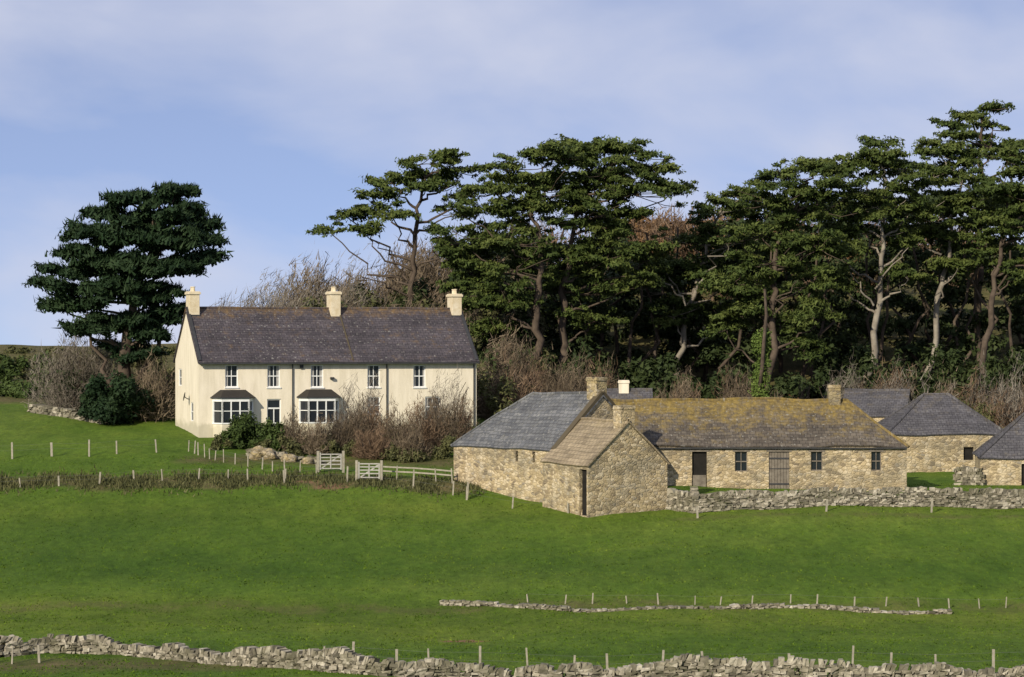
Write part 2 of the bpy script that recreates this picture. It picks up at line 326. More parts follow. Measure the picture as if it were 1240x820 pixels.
def roof(L,W,hh,rise,hipL,hipR,oe,ov,mat,parent,wav=.03,name='roof'):
    vs=[];fs=[];uv=[]; dz=oe*rise/(W/2); z0=.12; rs=rng.random()*9
    def face(t0,t1,b0,b1):
        t0,t1,b0,b1=map(Vector,(t0,t1,b0,b1)); nu=max(2,int((b1-b0).length/.8)); nv=8; e=(b1-b0).normalized(); sl=((t0+t1)/2-(b0+b1)/2); sl=(sl-e*sl.dot(e)); SL=sl.length
        k=len(vs)
        for j in range(nv+1):
            for i in range(nu+1):
                a=t0.lerp(t1,i/nu).lerp(b0.lerp(b1,i/nu),j/nv)
                uv.append(((a-b0).dot(e)+rs,SL*j/nv))
                w=wav*(math.sin(a.x*1.1+rs)+math.sin(a.x*.5+a.y*.9+rs*2)+.5*math.sin(a.y*2+a.x*2.3))
                vs.append(a+Vector((0,0,w+z0)))
        for j in range(nv):
            for i in range(nu):
                q=k+j*(nu+1)+i; fs.append((q,q+nu+1,q+nu+2,q+1))
    lx=-oe if hipL else -ov; rx=L+(oe if hipR else ov); ze=hh-dz; zt=hh+rise
    tl=(hipL if hipL else -ov,W/2,zt); tr=(L-hipR if hipR else L+ov,W/2,zt)
    face(tl,tr,(lx,-oe,ze),(rx,-oe,ze)); face(tr,tl,(rx,W+oe,ze),(lx,W+oe,ze))
    if hipL: face(tl,tl,(lx,W+oe,ze),(lx,-oe,ze))
    if hipR: face(tr,tr,(rx,-oe,ze),(rx,W+oe,ze))
    o=mesh(name,vs,fs,mat,parent,uvs=uv)
    m=o.modifiers.new('s','SOLIDIFY'); m.thickness=.09; m.offset=-1
    T=Tube()
    def rl(a,b):
        a=Vector(a);b=Vector(b); nn=max(2,int((b-a).length/.8)); pts=[]
        for i in range(nn+1):
            q=a.lerp(b,i/nn); w=wav*(math.sin(q.x*1.1+rs)+math.sin(q.x*.5+q.y*.9+rs*2)+.5*math.sin(q.y*2+q.x*2.3)); pts.append(q+Vector((0,0,w+z0+.01)))
        T.add(pts,.09,.09,6)
    rl(tl,tr)
    if hipL: rl((lx,-oe,ze),tl); rl((lx,W+oe,ze),tl)
    if hipR: rl((rx,-oe,ze),tr); rl((rx,W+oe,ze),tr)
    mesh('ridge_tiles',T.v,T.f,mat,parent,uvs=[(v[0]*.9,.35) for v in T.v])
def shell(L,W,hh,rise,gL,gR,fops,lops,mat,parent,drop=2.0,dep=.2,rops=()):
    vs=[];fs=[]
    panel(vs,fs,(0,0,0),(1,0,0),L,-drop,hh,fops,(0,1,0),dep)
    panel(vs,fs,(0,W,0),(0,-1,0),W,-drop,hh,lops,(1,0,0),dep)
    panel(vs,fs,(L,0,0),(0,1,0),W,-drop,hh,list(rops),(-1,0,0),dep)
    panel(vs,fs,(L,W,0),(-1,0,0),L,-drop,hh,[],(0,-1,0),dep)
    for g,x in ((gL,0),(gR,L)):
        if g: k=len(vs); vs+=[(x,0,hh),(x,W,hh),(x,W/2,hh+rise)]; fs.append((k,k+1,k+2))
    mesh('walls',vs,fs,mat,parent)
def window(parent,x0,x1,z0,z1,y=.1,nx=2,nz=2,fm='white',fw=.07,sill=True,gl='glass',curt=False):
    fr=Box(); gb=Box()
    fr.box(x0,x0+fw,y-.04,y+.04,z0,z1); fr.box(x1-fw,x1,y-.04,y+.04,z0,z1)
    fr.box(x0+fw,x1-fw,y-.04,y+.04,z1-fw,z1); fr.box(x0+fw,x1-fw,y-.04,y+.04,z0,z0+fw)
    for i in range(1,nx):
        c=x0+(x1-x0)*i/nx; fr.box(c-.022,c+.022,y-.035,y+.02,z0+fw,z1-fw)
    for i in range(1,nz):
        c=z0+(z1-z0)*i/nz; fr.box(x0+fw,x1-fw,y-.03,y+.018,c-.035,c+.035)
    if sill: fr.box(x0-.06,x1+.06,-.07,y-.045,z0-.08,z0-.002)
    fr.obj('window_frame',M[fm],parent)
    gb.box(x0+.01,x1-.01,y+.045,y+.06,z0+.01,z1-.01); gb.obj('window_glass',M[gl],parent)
    if curt:
        cb=Box(); cw=(x1-x0)*rng.uniform(.10,.2)
        cb.box(x0+fw,x0+fw+cw,y+.03,y+.042,z0+fw,z1-fw); 
        if rng.random()<.6: cb.box(x1-fw-cw,x1-fw,y+.03,y+.042,z0+fw,z1-fw)
        cb.obj('curtain',M['curt'],parent)
def T_of(ox,oy,th,px):
    q=(px-620)/F; return (oy*q-ox)/(math.cos(th)-q*math.sin(th))
# ---- farmhouse
th=math.radians(18); ox,oy,oz=-21.6,205,-6.85
house=empty('farmhouse',(ox,oy,oz),th); L,W,EH,RI=20.06,8.0,5.37,3.5
t=lambda px:T_of(ox,oy,th,px)
zf=lambda row,tt: (410-row)/F*(oy+tt*math.sin(th))-oz
ops=[]
for px in (280.5,331.5,384,452.5,508):
    c=t(px); ops.append((c-.45,c+.45,zf(469,c),zf(442,c)))
up=list(ops)
low=[(t(453)-.45,t(453)+.45,1.55,2.75),(t(524)-.55,t(524)+.55,1.3,2.75)]
door=(t(332)-.5,t(332)+.5,-.3,2.65); ops+=low+[door]
lop=[(1.1,2.2,3.5,4.7),(5.2,6.2,1.1,2.4)]
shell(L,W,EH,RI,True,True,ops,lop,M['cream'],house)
for q in up+low: window(house,*q,curt=True)
roof(L,W,EH,RI,0,0,.32,.12,M['slateH'],house,.012)
b=Box(); xm=T_of(ox-2*math.sin(th),oy+2*math.cos(th),th,418); b.beam((xm,-.2,EH-.02),(xm,W/2,EH+RI+.16),.09,.05); b.obj('party_wall_flashing',M['slateB'],house)
b=Box(); a,bb,c,d=door
b.box(a,a+.08,.08,.16,c,d); b.box(bb-.08,bb,.08,.16,c,d); b.box(a+.08,bb-.08,.08,.16,d-.08,d); b.box(a+.08,bb-.08,.08,.16,1.95,2.05); b.box(a+.08,bb-.08,.09,.15,c,1.0); b.box((a+bb)/2-.03,(a+bb)/2+.03,.09,.15,1.0,1.95)
b.obj('door_frame',M['white'],house); b=Box(); b.box(a,bb,.17,.19,c,d); b.obj('door_glass',M['glass'],house)
for (a,bb,c,d) in lop:
    b=Box(); y0=W-bb;y1=W-a
    b.box(.04,.10,y0,y0+.07,c,d);b.box(.04,.10,y1-.07,y1,c,d);b.box(.04,.10,y0+.07,y1-.07,c,c+.07);b.box(.04,.10,y0+.07,y1-.07,d-.07,d);b.box(.045,.09,y0+.07,y1-.07,(c+d)/2-.03,(c+d)/2+.03)
    b.obj('end_window_frame',M['white'],house); b=Box(); b.box(.11,.13,y0,y1,c,d); b.obj('end_window_glass',M['glass'],house)
b=Box(); b.box(-.1,L+.1,-.46,-.33,EH-.30,EH-.18); b.box(-.02,L+.02,-.33,-.01,EH-.27,EH-.22)
for px in (354,468): c=t(px); b.box(c-.035,c+.035,-.12,-.05,-.5,EH-.28)
b.box(L-.25,L-.17,-.12,-.04,-.5,EH-.28)
b.obj('gutters',M['lead'],house)
b=Box(); c=t(365); b.box(c-.12,c+.12,-.12,-.01,4.75,5.02); c=t(408); b.box(c-.5,c-.25,-.25,-.01,4.0,4.15); b.obj('alarm_box',M['lead'],house)
# satellite dish on the gable end
T=Tube(); T.add([(-.02,3.0,2.6),(-.2,3.0,2.65),(-.35,2.9,2.75)],.03,.03,5)
k=len(T.v); cdd=Vector((-.35,2.9,2.8)); ax1=Vector((.35,.94,0)).normalized(); ax2=Vector((.2,0,1)).normalized(); T.v.append(cdd)
for j in range(14):
    an=j/14*6.283; T.v.append(cdd+(ax1*math.cos(an)+ax2*math.sin(an))*.32+Vector((-.08,-.05,0)))
for j in range(14): T.f.append((k,k+1+j,k+1+(j+1)%14))
T.obj('satellite_dish',M['lead'],house)
def chimney(parent,x,y,z0,z1,w,d,mat,pots=2,cap=.08):
    b=Box(); b.box(x-w/2,x+w/2,y-d/2,y+d/2,z0,z1-.22); b.box(x-w/2-cap,x+w/2+cap,y-d/2-cap,y+d/2+cap,z1-.22,z1-.06); b.box(x-w/2-.02,x+w/2+.02,y-d/2-.02,y+d/2+.02,z1-.06,z1)
    o=b.obj('chimney',mat,parent,.02)
    T=Tube()
    for i in range(pots):
        yy=y+(i-(pots-1)/2)*.45; T.add([(x,yy,z1-.02),(x,yy,z1+.15),(x,yy,z1+.32)],.13,.10,8); T.add([(x,yy,z1+.28),(x,yy,z1+.34)],.14,.14,8)
    if pots: T.obj('chimney_pots',M['chim'],parent)
for px,rt in ((229,353),(404,353),(556,356)):
    c={229:.42,404:t(404)+.2,556:L-.42}[px]; dd=oy+c*math.sin(th)+4*math.cos(th)
    if px==404: c=T_of(ox-4*math.sin(th),oy+4*math.cos(th),th,404)
    zt=(410-rt)/F*dd-oz; chimney(house,c,W/2,EH+RI-1.2,zt,.72,1.25,M['chim'])
    if px!=404:
        b=Box(); b.box(c-.40,c+.40,W/2-.66,W/2+.66,EH+RI-.85,EH+RI-.35); b.obj('lead_flashing',M['lead'],house)
for x in (-.06,L-.16):
    b=Box()
    for s in (0,1):
        y0=-.2 if s==0 else W+.2
        b.beam((x+.11,y0,EH-.2+.14),(x+.11,W/2,EH+RI+.15),.2,.16)
    b.obj('verge_coping',M['lead'],house)
def bay(cx):
    A=1.4;Bq=.95;dp=.85
    base=[(-A,0),(-Bq,-dp),(Bq,-dp),(A,0)]
    def prism(pts,z0,z1,name,mat,top=None):
        top=top or pts; k=len(pts); vs=[(cx+p[0],p[1]-.003,z0) for p in pts]+[(cx+p[0],p[1]-.003,z1) for p in top]
        fs=[(i,i+1,k+i+1,k+i) for i in range(k-1)]+[tuple(range(k-1,-1,-1)),tuple(range(k,2*k))]
        return mesh(name,vs,fs,mat,house)
    prism(base,-1.5,.95,'bay_plinth',M['cream'])
    sc=lambda s:[(p[0]*s,p[1]*s) for p in base]
    prism(sc(.95),.95,2.7,'bay_glass',M['glass']); prism(sc(1.04),.95,1.04,'bay_sill',M['white']); prism(sc(1.03),2.5,2.72,'bay_head',M['white'])
    prism(sc(1.14),2.722,2.80,'bay_gutter',M['lead']); prism(sc(1.12),2.803,3.3,'bay_roof',M['slateE'],[(-.9,0),(-.7,-.12),(.7,-.12),(.9,0)])
    b=Box()
    for i in range(3):
        a=Vector(base[i]);c=Vector(base[i+1]); k=3 if i==1 else 1
        for j in range(k+1):
            p=a.lerp(c,j/k)*.985; w=.08 if j in(0,k) else .06
            b.beam((cx+p.x,p.y,1.04),(cx+p.x,p.y,2.5),w*1.4,w*1.4)
        b.beam((cx+a.x*.985,a.y*.985,1.85),(cx+c.x*.985,c.y*.985,1.85),.04,.05)
    b.obj('bay_mullions',M['white'],house)
bay(t(282)); bay(t(386))
# ---- barns
def barn(name,o,thd,L,W,hh,rise,hl,hr,fops,lops,wm,rm,wav=.03,oe=.12,rops=()):
    e=empty(name,o,math.radians(thd)); shell(L,W,hh,rise,not hl,not hr,fops,lops,wm,e,rops=rops); roof(L,W,hh,rise,hl,hr,oe,.1,rm,e,wav); return e
thA=-50; Kx,Ky=2.72,178.0; LA=9.9; WA=7.2
vA=Vector((-math.cos(math.radians(thA)),-math.sin(math.radians(thA))))
o=(Kx+vA.x*LA,Ky+vA.y*LA,-9.4)
fo=[(LA-3.9,LA-3.65,1.9,2.55),(LA-2.3,LA-2.05,1.9,2.55)]
A=barn('stone_barn',o,thA,LA,WA,2.7,3.2,3.4,0,fo,[],M['stone'],M['slateA'],.035)
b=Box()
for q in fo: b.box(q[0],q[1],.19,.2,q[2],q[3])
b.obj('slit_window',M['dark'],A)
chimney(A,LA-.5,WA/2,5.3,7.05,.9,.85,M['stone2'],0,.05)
b=Box()
for s in (0,1):
    b.beam((LA-.12,-.15 if s==0 else WA+.15,2.72),(LA-.12,WA/2,6.12),.42,.26)
b.obj('gable_coping',M['slateB'],A)
w=Vector((math.cos(math.radians(30)),math.sin(math.radians(30)))); vB=Vector((-w.y,w.x))
nx0=P(712,563,173.2); WB=5.5; LB=5.2
oB=Vector((nx0.x,nx0.y))+vB*LB
fo=[(LB-.95,LB-.15,-.35,2.35)]
B=barn('stone_outhouse',(oB.x,oB.y,-10.0),-60,LB,WB,2.6,2.45,0,0,fo,[],M['stone'],M['slateB'],.03)
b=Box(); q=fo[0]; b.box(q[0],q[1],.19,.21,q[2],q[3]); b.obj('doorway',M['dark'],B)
chimney(B,LB-.42,WB/2,4.2,6.05,.8,1.0,M['stone'],0,.03)
xC=5.6; zC=-9.45; eC=-6.77-zC; riC=2.75; LC=(478/F*186)-xC
tc=lambda px:T_of(xC,186,0,px); zr=lambda row:(410-row)/F*186-zC
dops=[(tc(838),tc(856),0-.1,zr(547)),(tc(931),tc(956),-.05,zr(547))]
wops=[(tc(890),tc(905),zr(571),zr(547)),(tc(982),tc(996),zr(570),zr(547)),(tc(1055),tc(1067),zr(570),zr(547))]
C=barn('stone_barn',(xC,186,zC),0,LC,6.8,eC,riC,0,3.4,dops+wops,[],M['stone'],M['slateC'],.045)
for q in wops: 
    window(C,*q,y=.12,nx=2,nz=2,fm='wood',fw=.05,sill=False)
b=Box(); bd=Box()
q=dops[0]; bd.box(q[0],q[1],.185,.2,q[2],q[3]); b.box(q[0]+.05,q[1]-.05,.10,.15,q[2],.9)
q=dops[1]; k=7
for i in range(k):
    x0=q[0]+(q[1]-q[0])*i/k; x1=q[0]+(q[1]-q[0])*(i+1)/k; b.box(x0+.008,x1-.008,.08+.006*(i%2),.13,q[2],q[3]-.02)
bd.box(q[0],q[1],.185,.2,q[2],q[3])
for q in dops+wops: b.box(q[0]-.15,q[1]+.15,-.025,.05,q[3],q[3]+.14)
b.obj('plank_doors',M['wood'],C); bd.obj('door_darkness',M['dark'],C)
q=dops[1]; b=Box()
for z in (.3,1.9): b.box(q[0]+.02,q[1]-.02,.05,.078,z,z+.1)
b.box(q[0],q[1],.06,.079,1.28,1.33); b.obj('door_ledges',M['lead'],C)
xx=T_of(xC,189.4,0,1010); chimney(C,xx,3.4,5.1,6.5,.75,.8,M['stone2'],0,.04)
b=Box(); b.box(.0,LC,-.2,-.13,eC-.12,eC-.04); b.obj('gutter',M['lead'],C)
def place(px,D): return (px-620)/F*D
E=barn('stone_barn',(place(1075,205),205,-9.8),4,8.3,7.2,3.15,2.6,3.3,3.3,[(5.3,6.0,1.4,2.3)],[],M['stone'],M['slateE'],.03)
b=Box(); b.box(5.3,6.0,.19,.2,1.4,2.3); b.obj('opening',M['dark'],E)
G=barn('stone_barn',(place(1018,216),216,-9.6),-14,4.6,6,3.9,1.8,0,0,[],[],M['stone'],M['slateE'],.02)
Fb=barn('stone_barn',(place(1187,190),190,-9.7),-6,9,6.6,2.05,2.65,3.0,0,[(2.6,3.4,-.2,1.7)],[],M['stone'],M['slateE'],.03)
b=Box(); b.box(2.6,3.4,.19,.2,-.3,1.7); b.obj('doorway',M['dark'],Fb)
K=barn('stone_barn',(place(722,204),204,-9),0,3.9,6,3.2,2.1,0,0,[],[],M['stone'],M['slateE'],.02)
chimney(K,2.0,3,4.6,6.1,.7,.7,M['cream'],0,.05)
# ------------------------------------------------------------------ dry stone walls
def stone_wall(name,pts,height,thick=.5,cope=True,sl=.32,ch=.17,j0=.05,vary=.2):
    pts=[Vector((p[0],p[1])) for p in pts]; vs=[];fs=[];tt=[]
    def stone(c,t,hl,hw,hz,j,tilt=0):
        nrm=Vector((-t.y,t.x)); i=len(vs); tz=rng.uniform(-.12,.12)
        for dz in (-1,1):
            for a,b_ in ((-1,-1),(1,-1),(1,1),(-1,1)):
                jj=rng.uniform(-j,j,3)
                q=c+Vector((t.x*(a*hl+jj[0])+nrm.x*(b_*hw+jj[1])+t.x*tilt*dz,t.y*(a*hl+jj[0])+nrm.y*(b_*hw+jj[1])+t.y*tilt*dz,dz*hz+jj[2]*.7+a*hl*tz)); vs.append(q)
        fs.extend([(i,i+3,i+2,i+1),(i+4,i+5,i+6,i+7),(i,i+1,i+5,i+4),(i+1,i+2,i+6,i+5),(i+2,i+3,i+7,i+6),(i+3,i,i+4,i+7)]); tt.extend([float(rng.random())]*6)
    acc=0
    hvf=lambda s:height*(1-vary*.5+vary*.5*math.sin(s*.35+1)+vary*.35*math.sin(s*1.3)+vary*.2*math.sin(s*3.1))
    for a,b_ in zip(pts[:-1],pts[1:]):
        Lg=(b_-a).length; t=(b_-a).normalized(); 
        nc=int(height*1.2/ch)+1
        for c in range(-1,nc):
            s=rng.random()*.2
            while s<Lg:
                l=sl*(.35+1.1*rng.random()); p=a+t*(s+l/2)
                if c*ch<hvf(acc+s)-ch*.5:
                    z=h(p.x,p.y)+(c+.5)*ch; stone(Vector((p.x,p.y,z)),t,l/2*.97,thick/2*(1-.25*max(c,0)/max(nc,1))+rng.uniform(-.05,.05),ch/2*rng.uniform(.8,1.15),j0)
                s+=l
        if cope:
            s=0
            while s<Lg:
                l=.09+.12*rng.random(); p=a+t*(s+l/2)
                hv=hvf(acc+s); z=h(p.x,p.y)+hv+.06
                if rng.random()<.9: stone(Vector((p.x,p.y,z)),t,l/2,thick*.4,.09+.08*rng.random(),.04,rng.uniform(-.03,.08))
                s+=l+.01
        acc+=Lg
    return mesh(name,vs,fs,M['dry'],None,tint=tt)
def gx_(px,D): return ((px-620)/F*D,D)
stone_wall('dry_stone_wall',[gx_(-60,127.5),gx_(0,127),gx_(60,128),gx_(140,127.4),gx_(230,125.0),gx_(330,121.8),gx_(400,119.0),gx_(470,117.6),gx_(560,118.2),gx_(680,117.6),gx_(800,118.2),gx_(1000,117.8),gx_(1320,118)],.64,.55,True,.26,.125,.055,.5)
stone_wall('dry_stone_wall',[gx_(530,147.5),gx_(620,146),gx_(700,145.3),gx_(900,145.6),gx_(1150,145)],.19,.5,False,.22,.10,.05,.6)
p7=P(806,600,176.6)
stone_wall('dry_stone_wall',[(p7.x-.2,176.6),gx_(842,174.2),gx_(1000,175.4),gx_(1240,176.5),gx_(1340,176.7)],.95,.5,True,.27,.135,.05,.14)
stone_wall('dry_stone_wall',[gx_(842,173.9),gx_(840,177),],.9,.5,True)
stone_wall('dry_stone_wall',[gx_(1155,191),gx_(1190,190)],.9,.5,True)
stone_wall('dry_stone_wall',[gx_(40,222),gx_(62,219),gx_(95,216),gx_(128,213.5)],.6,.9,False,.4,.2,.09,.4)
stone_wall('garden_wall',[gx_(300,194.6),gx_(345,193.2),gx_(388,192.0)],.42,.45,False,.35,.15,.07,.5)
for px,D,s in ((318,193.0,.62),(350,192.3,.42),(372,191.9,.3)):
    g=gD(px,D)
    bpy.ops.mesh.primitive_ico_sphere_add(subdivisions=3,radius=s,location=(g.x,g.y,g.z+s*.4)); o=bpy.context.object; o.name='boulder'
    for vtx in o.data.vertices:
        c=vtx.co; k=1+.2*math.sin(c.x*6+px)+.17*math.sin(c.y*7+c.z*5+px)+.08*math.sin(c.x*17+c.z*15); vtx.co=(c.x*k*1.2,c.y*k,c.z*k*.85)
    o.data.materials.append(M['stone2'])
# ------------------------------------------------------------------ fences
def fence(name,pts,spacing,ph=1.15,pw=.11,wires=2,rails=0,mat='post'):
    b=Box(); P3=[]
    for a,c in zip(pts[:-1],pts[1:]):
        a=Vector(a[:2]);c=Vector(c[:2]); Lg=(c-a).length; k=max(1,round(Lg/spacing))
        for i in range(k): 
            q=a.lerp(c,(i+ (rng.uniform(-.2,.2) if i else 0))/k); P3.append(Vector((q.x,q.y,h(q.x,q.y))))
    q=Vector(pts[-1][:2]); P3.append(Vector((q.x,q.y,h(q.x,q.y))))
    for q in P3:
        l=Vector((rng.uniform(-.1,.1),rng.uniform(-.04,.04),0)); hh=ph*rng.uniform(.75,1.12)
        b.beam(q-Vector((0,0,.3)),q+l+Vector((0,0,hh)),pw*rng.uniform(.75,1.2),pw)
    e=b.obj(name,M[mat]); 
    w=Box()
    for a,c in zip(P3[:-1],P3[1:]):
        for i in range(wires): z=Vector((0,0,ph*(.85-.32*i))); w.beam(a+z,c+z,.006,.006)
        for i in range(rails): z=Vector((0,0,ph*(.85-.3*i))); w.beam(a+z,c+z,.05,.09)
    if w.v: w.obj('wires' if wires else 'rails',M['wire' if wires else mat],e)
fence('post_fence',[gp(-20,556),gp(15,556),gp(63,553),gp(108,553),gp(190,548)],2.5,1.0,.12)
fence('post_fence',[gp(-10,592),gp(120,588),gp(240,581),gp(300,583),gp(345,582)],2.1,.75,.09)
fence('post_fence',[gp(345,586),gp(420,584),gp(500,592),gp(548,600),gp(565,604)],3.0,.9,.11)
fence('post_fence',[gp(565,606),gp(620,616),gp(688,622)],3.0,.8,.10)
fence('garden_fence',[gp(228,547),gp(260,558),gp(300,566),gp(330,571),gp(383,574)],1.0,.8,.07,2,0)
fence('garden_fence',[gp(462,580),gp(500,582),gp(548,586)],1.2,.9,.08,0,2)
fence('post_fence',[gx_(-20,124.3),gx_(48,124.2)],1.3,.9,.08)
fence('post_fence',[gx_(390,121.5),gx_(520,119.6),gx_(640,119.6),gx_(900,119.8),gx_(1260,119.6)],1.9,1.0,.09)
fence('post_fence',[gx_(640,147.5),gx_(760,147),gx_(1150,146.8),gx_(1260,147)],1.6,.5,.06,1)
fence('post_fence',[gx_(845,172.3),gx_(1000,173),gx_(1250,174)],6,.8,.10)
def gate(name,g,rot,w=1.7,hh=1.25):
    e=empty(name,(g.x,g.y,g.z),rot); b=Box()
    for i in range(5): z=.2+(hh-.25)*(i/4)**.9; b.box(0,w,-.02,.02,z,z+.07)
    b.box(0,.08,-.05,-.022,.15,hh+.1); b.box(w-.08,w,-.05,-.022,.15,hh)
    b.beam((.05,.04,.2),(w-.05,.04,hh-.05),.03,.08); b.box(w/2-.035,w/2+.035,-.045,-.022,.2,hh)
    b.obj('gate_bars',M['gate'],e); b=Box(); b.box(-.18,-.03,-.08,.08,-.4,hh+.2); b.box(w+.03,w+.18,-.08,.08,-.4,hh+.2); b.obj('gate_posts',M['post'],e)
gate('farm_gate',gp(387,572),.15,1.4,1.15); gate('farm_gate',gp(434,583),-.1,1.35,1.1)
# ------------------------------------------------------------------ pines
def pine(name,D,trunk,lobes,mat='pine',bark='bark',r0=.42,size=.15,per=-290,padr=1.05,flat=.34,dens=1.25,depth=.8,extra=()):
    tp=[P(a,b_,D+dd) for a,b_,dd in trunk]; base=tp[0].copy(); base.z=h(base.x,base.y)-.3
    e=empty(name,(0,0,0)); T=Tube()
    tp=[base]+tp[1:]
    full=[]
    for a,b_ in zip(tp[:-1],tp[1:]): full+=curve(a,b_,0,.35,6)[:-1]
    full.append(tp[-1]); T.add(full,r0,.10,8,.9)
    C=[];R=[]; sc=D/F
    for lb in lobes:
        px,row,rx,rz=lb[:4]; dd=rng.uniform(-1.5,1.5)
        c=P(px,row,D+dd); ax=rx*sc; az=rz*sc*.95; ad=max(1.2,min(4.5,ax*depth))
        sgn=1 if px>trunk[-1][0] else -1; slope=-sgn*rng.uniform(-.12,.22)
        zb=c.z-az-.35*abs(c.x-full[-1].x)-.8
        bp=min(full,key=lambda q:abs(q.z-zb))
        T.add(curve(bp,c-Vector((0,0,az*.4)),.06,.6,7),.12,.04,5)
        k=int(ax*ad*dens*(1+az*.4))+4
        for i in range(k):
            d=norm(rng.normal(size=3)); stray=rng.random()<.22
            r=rng.random()**.4 if not stray else rng.uniform(1.0,1.35)
            tier=round((d[2]*r*az*1.15)/.75)*.75+rng.normal()*.13
            dx=d[0]*ax*r
            q=np.array([c.x+dx,c.y+d[1]*ad*r,c.z+tier+dx*slope]); pr=padr*(rng.uniform(.5,1.2) if not stray else rng.uniform(.25,.5))
            C.append(q);R.append([pr*1.1,pr,max(.18,pr*flat*rng.uniform(.7,1.3))])
            if rng.random()<(.8 if stray else .25): T.add(curve(c-Vector((0,0,az*.4)),Vector(q)-Vector((0,0,.12)),.05,.5,3),.04,.02,4)
    for a,b_ in extra: T.add(curve(P(*a),P(*b_),-.05,.8,7),.10,.03,5)
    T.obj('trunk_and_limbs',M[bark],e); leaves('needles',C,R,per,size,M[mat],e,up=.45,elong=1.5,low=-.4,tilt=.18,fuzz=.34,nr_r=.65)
    return e
pine('pine_tree',245,[(500,470,0),(497,360,0),(505,270,0),(515,215,0)],
 [(545,186,30,7),(508,196,36,9),(475,218,32,8),(452,238,34,9),(420,260,34,8),(400,280,22,6),(515,228,40,9),(560,207,28,8),(558,250,32,9),(475,260,34,8),(580,228,20,6),(440,280,24,6),(520,212,38,9)],
 r0=.33,padr=.9,dens=1.1,extra=[((498,345,245),(450,290,246)),((500,330,245),(560,290,244)),((497,360,245),(430,340,243))])
pine('pine_tree',240,[(648,470,0),(650,380,0),(655,300,0),(640,220,0)],
 [(625,202,34,9),(665,189,42,10),(600,230,42,12),(562,258,36,9),(622,248,50,18),(556,290,44,14),(610,285,58,22),(566,322,46,14),(625,320,50,20),(572,348,38,11),(610,362,50,16),(590,395,40,14),(655,228,45,20),(560,310,34,10)],r0=.4,depth=.9)
pine('pine_tree',243,[(680,470,0),(683,380,0),(690,300,0),(715,215,0)],
 [(705,183,42,9),(755,183,44,9),(795,205,32,7),(815,229,24,6),(735,206,62,15),(688,222,50,20),(765,230,48,14),(705,256,64,22),(752,272,46,18),(735,306,56,22),(680,320,46,20),(782,312,36,12),(700,350,50,18),(760,345,38,14),(720,385,40,12)],r0=.4,depth=.9)
pine('pine_tree',250,[(818,470,0),(830,380,0),(850,320,0),(875,250,0)],
 [(898,236,32,8),(868,254,38,10),(908,262,40,14),(842,292,40,12),(882,292,45,18),(845,325,44,16),(805,350,38,14),(872,345,46,18),(800,318,28,9),(815,380,36,12),(880,385,36,14)],bark='pale',r0=.28,extra=[((845,345,246),(880,295,244)),((830,370,246),(790,330,243))])
pine('pine_tree',238,[(936,470,0),(934,380,0),(940,300,0),(970,225,0)],
 [(985,203,40,8),(948,213,32,8),(1008,223,38,12),(940,236,46,15),(978,252,54,19),(922,278,50,17),(992,293,48,20),(932,312,52,20),(883,340,40,12),(978,338,42,18),(908,364,40,14),(880,395,30,11),(992,382,34,14),(945,388,25,9),(975,415,26,9)],r0=.36,extra=[((934,385,237.5),(965,340,236))])
pine('pine_tree',242,[(1050,470,0),(1062,380,0),(1070,300,0),(1075,225,0)],
 [(1062,188,40,8),(1028,202,38,9),(1098,202,36,9),(1070,223,54,17),(1026,248,46,15),(1102,252,42,16),(1050,276,48,17),(1100,292,30,10),(1010,300,32,10),(1075,250,40,18),(1022,345,30,13),(1100,335,22,9)],bark='pale',r0=.34,extra=[((1060,350,241.5),(1100,300,240)),((1058,370,241.5),(1030,330,240))])
pine('pine_tree',246,[(1118,450,0),(1135,360,0),(1150,310,0),(1165,220,0)],
 [(1135,183,36,9),(1165,188,34,10),(1130,210,42,15),(1175,220,46,18),(1138,246,48,19),(1190,258,44,20),(1150,288,42,14),(1112,278,32,12),(1165,320,30,10)],bark='pale',r0=.30,extra=[((1135,370,245),(1160,325,243))])
pine('pine_tree',254,[(1190,440,0),(1188,330,0),(1190,220,0),(1188,140,0)],
 [(1200,131,20,5),(1175,142,26,5),(1148,152,20,4),(1202,155,24,7),(1165,165,24,6),(1195,177,38,11),(1222,190,30,10)],r0=.32,padr=.85,dens=1.4)
pine('pine_tree',240,[(1188,460,0),(1200,370,0),(1212,300,0),(1225,220,0)],
 [(1222,187,36,9),(1255,198,38,12),(1212,220,44,16),(1255,240,46,18),(1220,268,44,18),(1265,292,45,18),(1200,304,34,11),(1300,240,45,22),(1232,330,34,12)],r0=.32)
C=[];R=[];T=Tube()
for i in range(620):
    px=rng.uniform(555,1330); 
    lo=np.interp(px,[545,600,740,770,850,900,1000,1330],[350,285,285,325,325,270,240,230]); row=rng.uniform(lo,440); D=rng.uniform(250,278); c=P(px,row,D)
    q=rng.uniform(.6,1.3); C.append(c);R.append([1.8*q,1.5*q,.7*q])
for px in np.arange(600,1300,20):
    px=px+rng.uniform(-12,12); D=rng.uniform(246,262); g=gD(px,D); T.add(curve(g-Vector((0,0,.5)),P(px+rng.uniform(-10,22),rng.uniform(270,320),D),0,.4,8),.2,.08,6)
mass=empty('pine_woodland'); leaves('needles',C,R,200,.28,M['pineb'],mass,tilt=.15,fuzz=.3,low=-.5,elong=1.2); T.obj('trunks',M['bark'],mass)
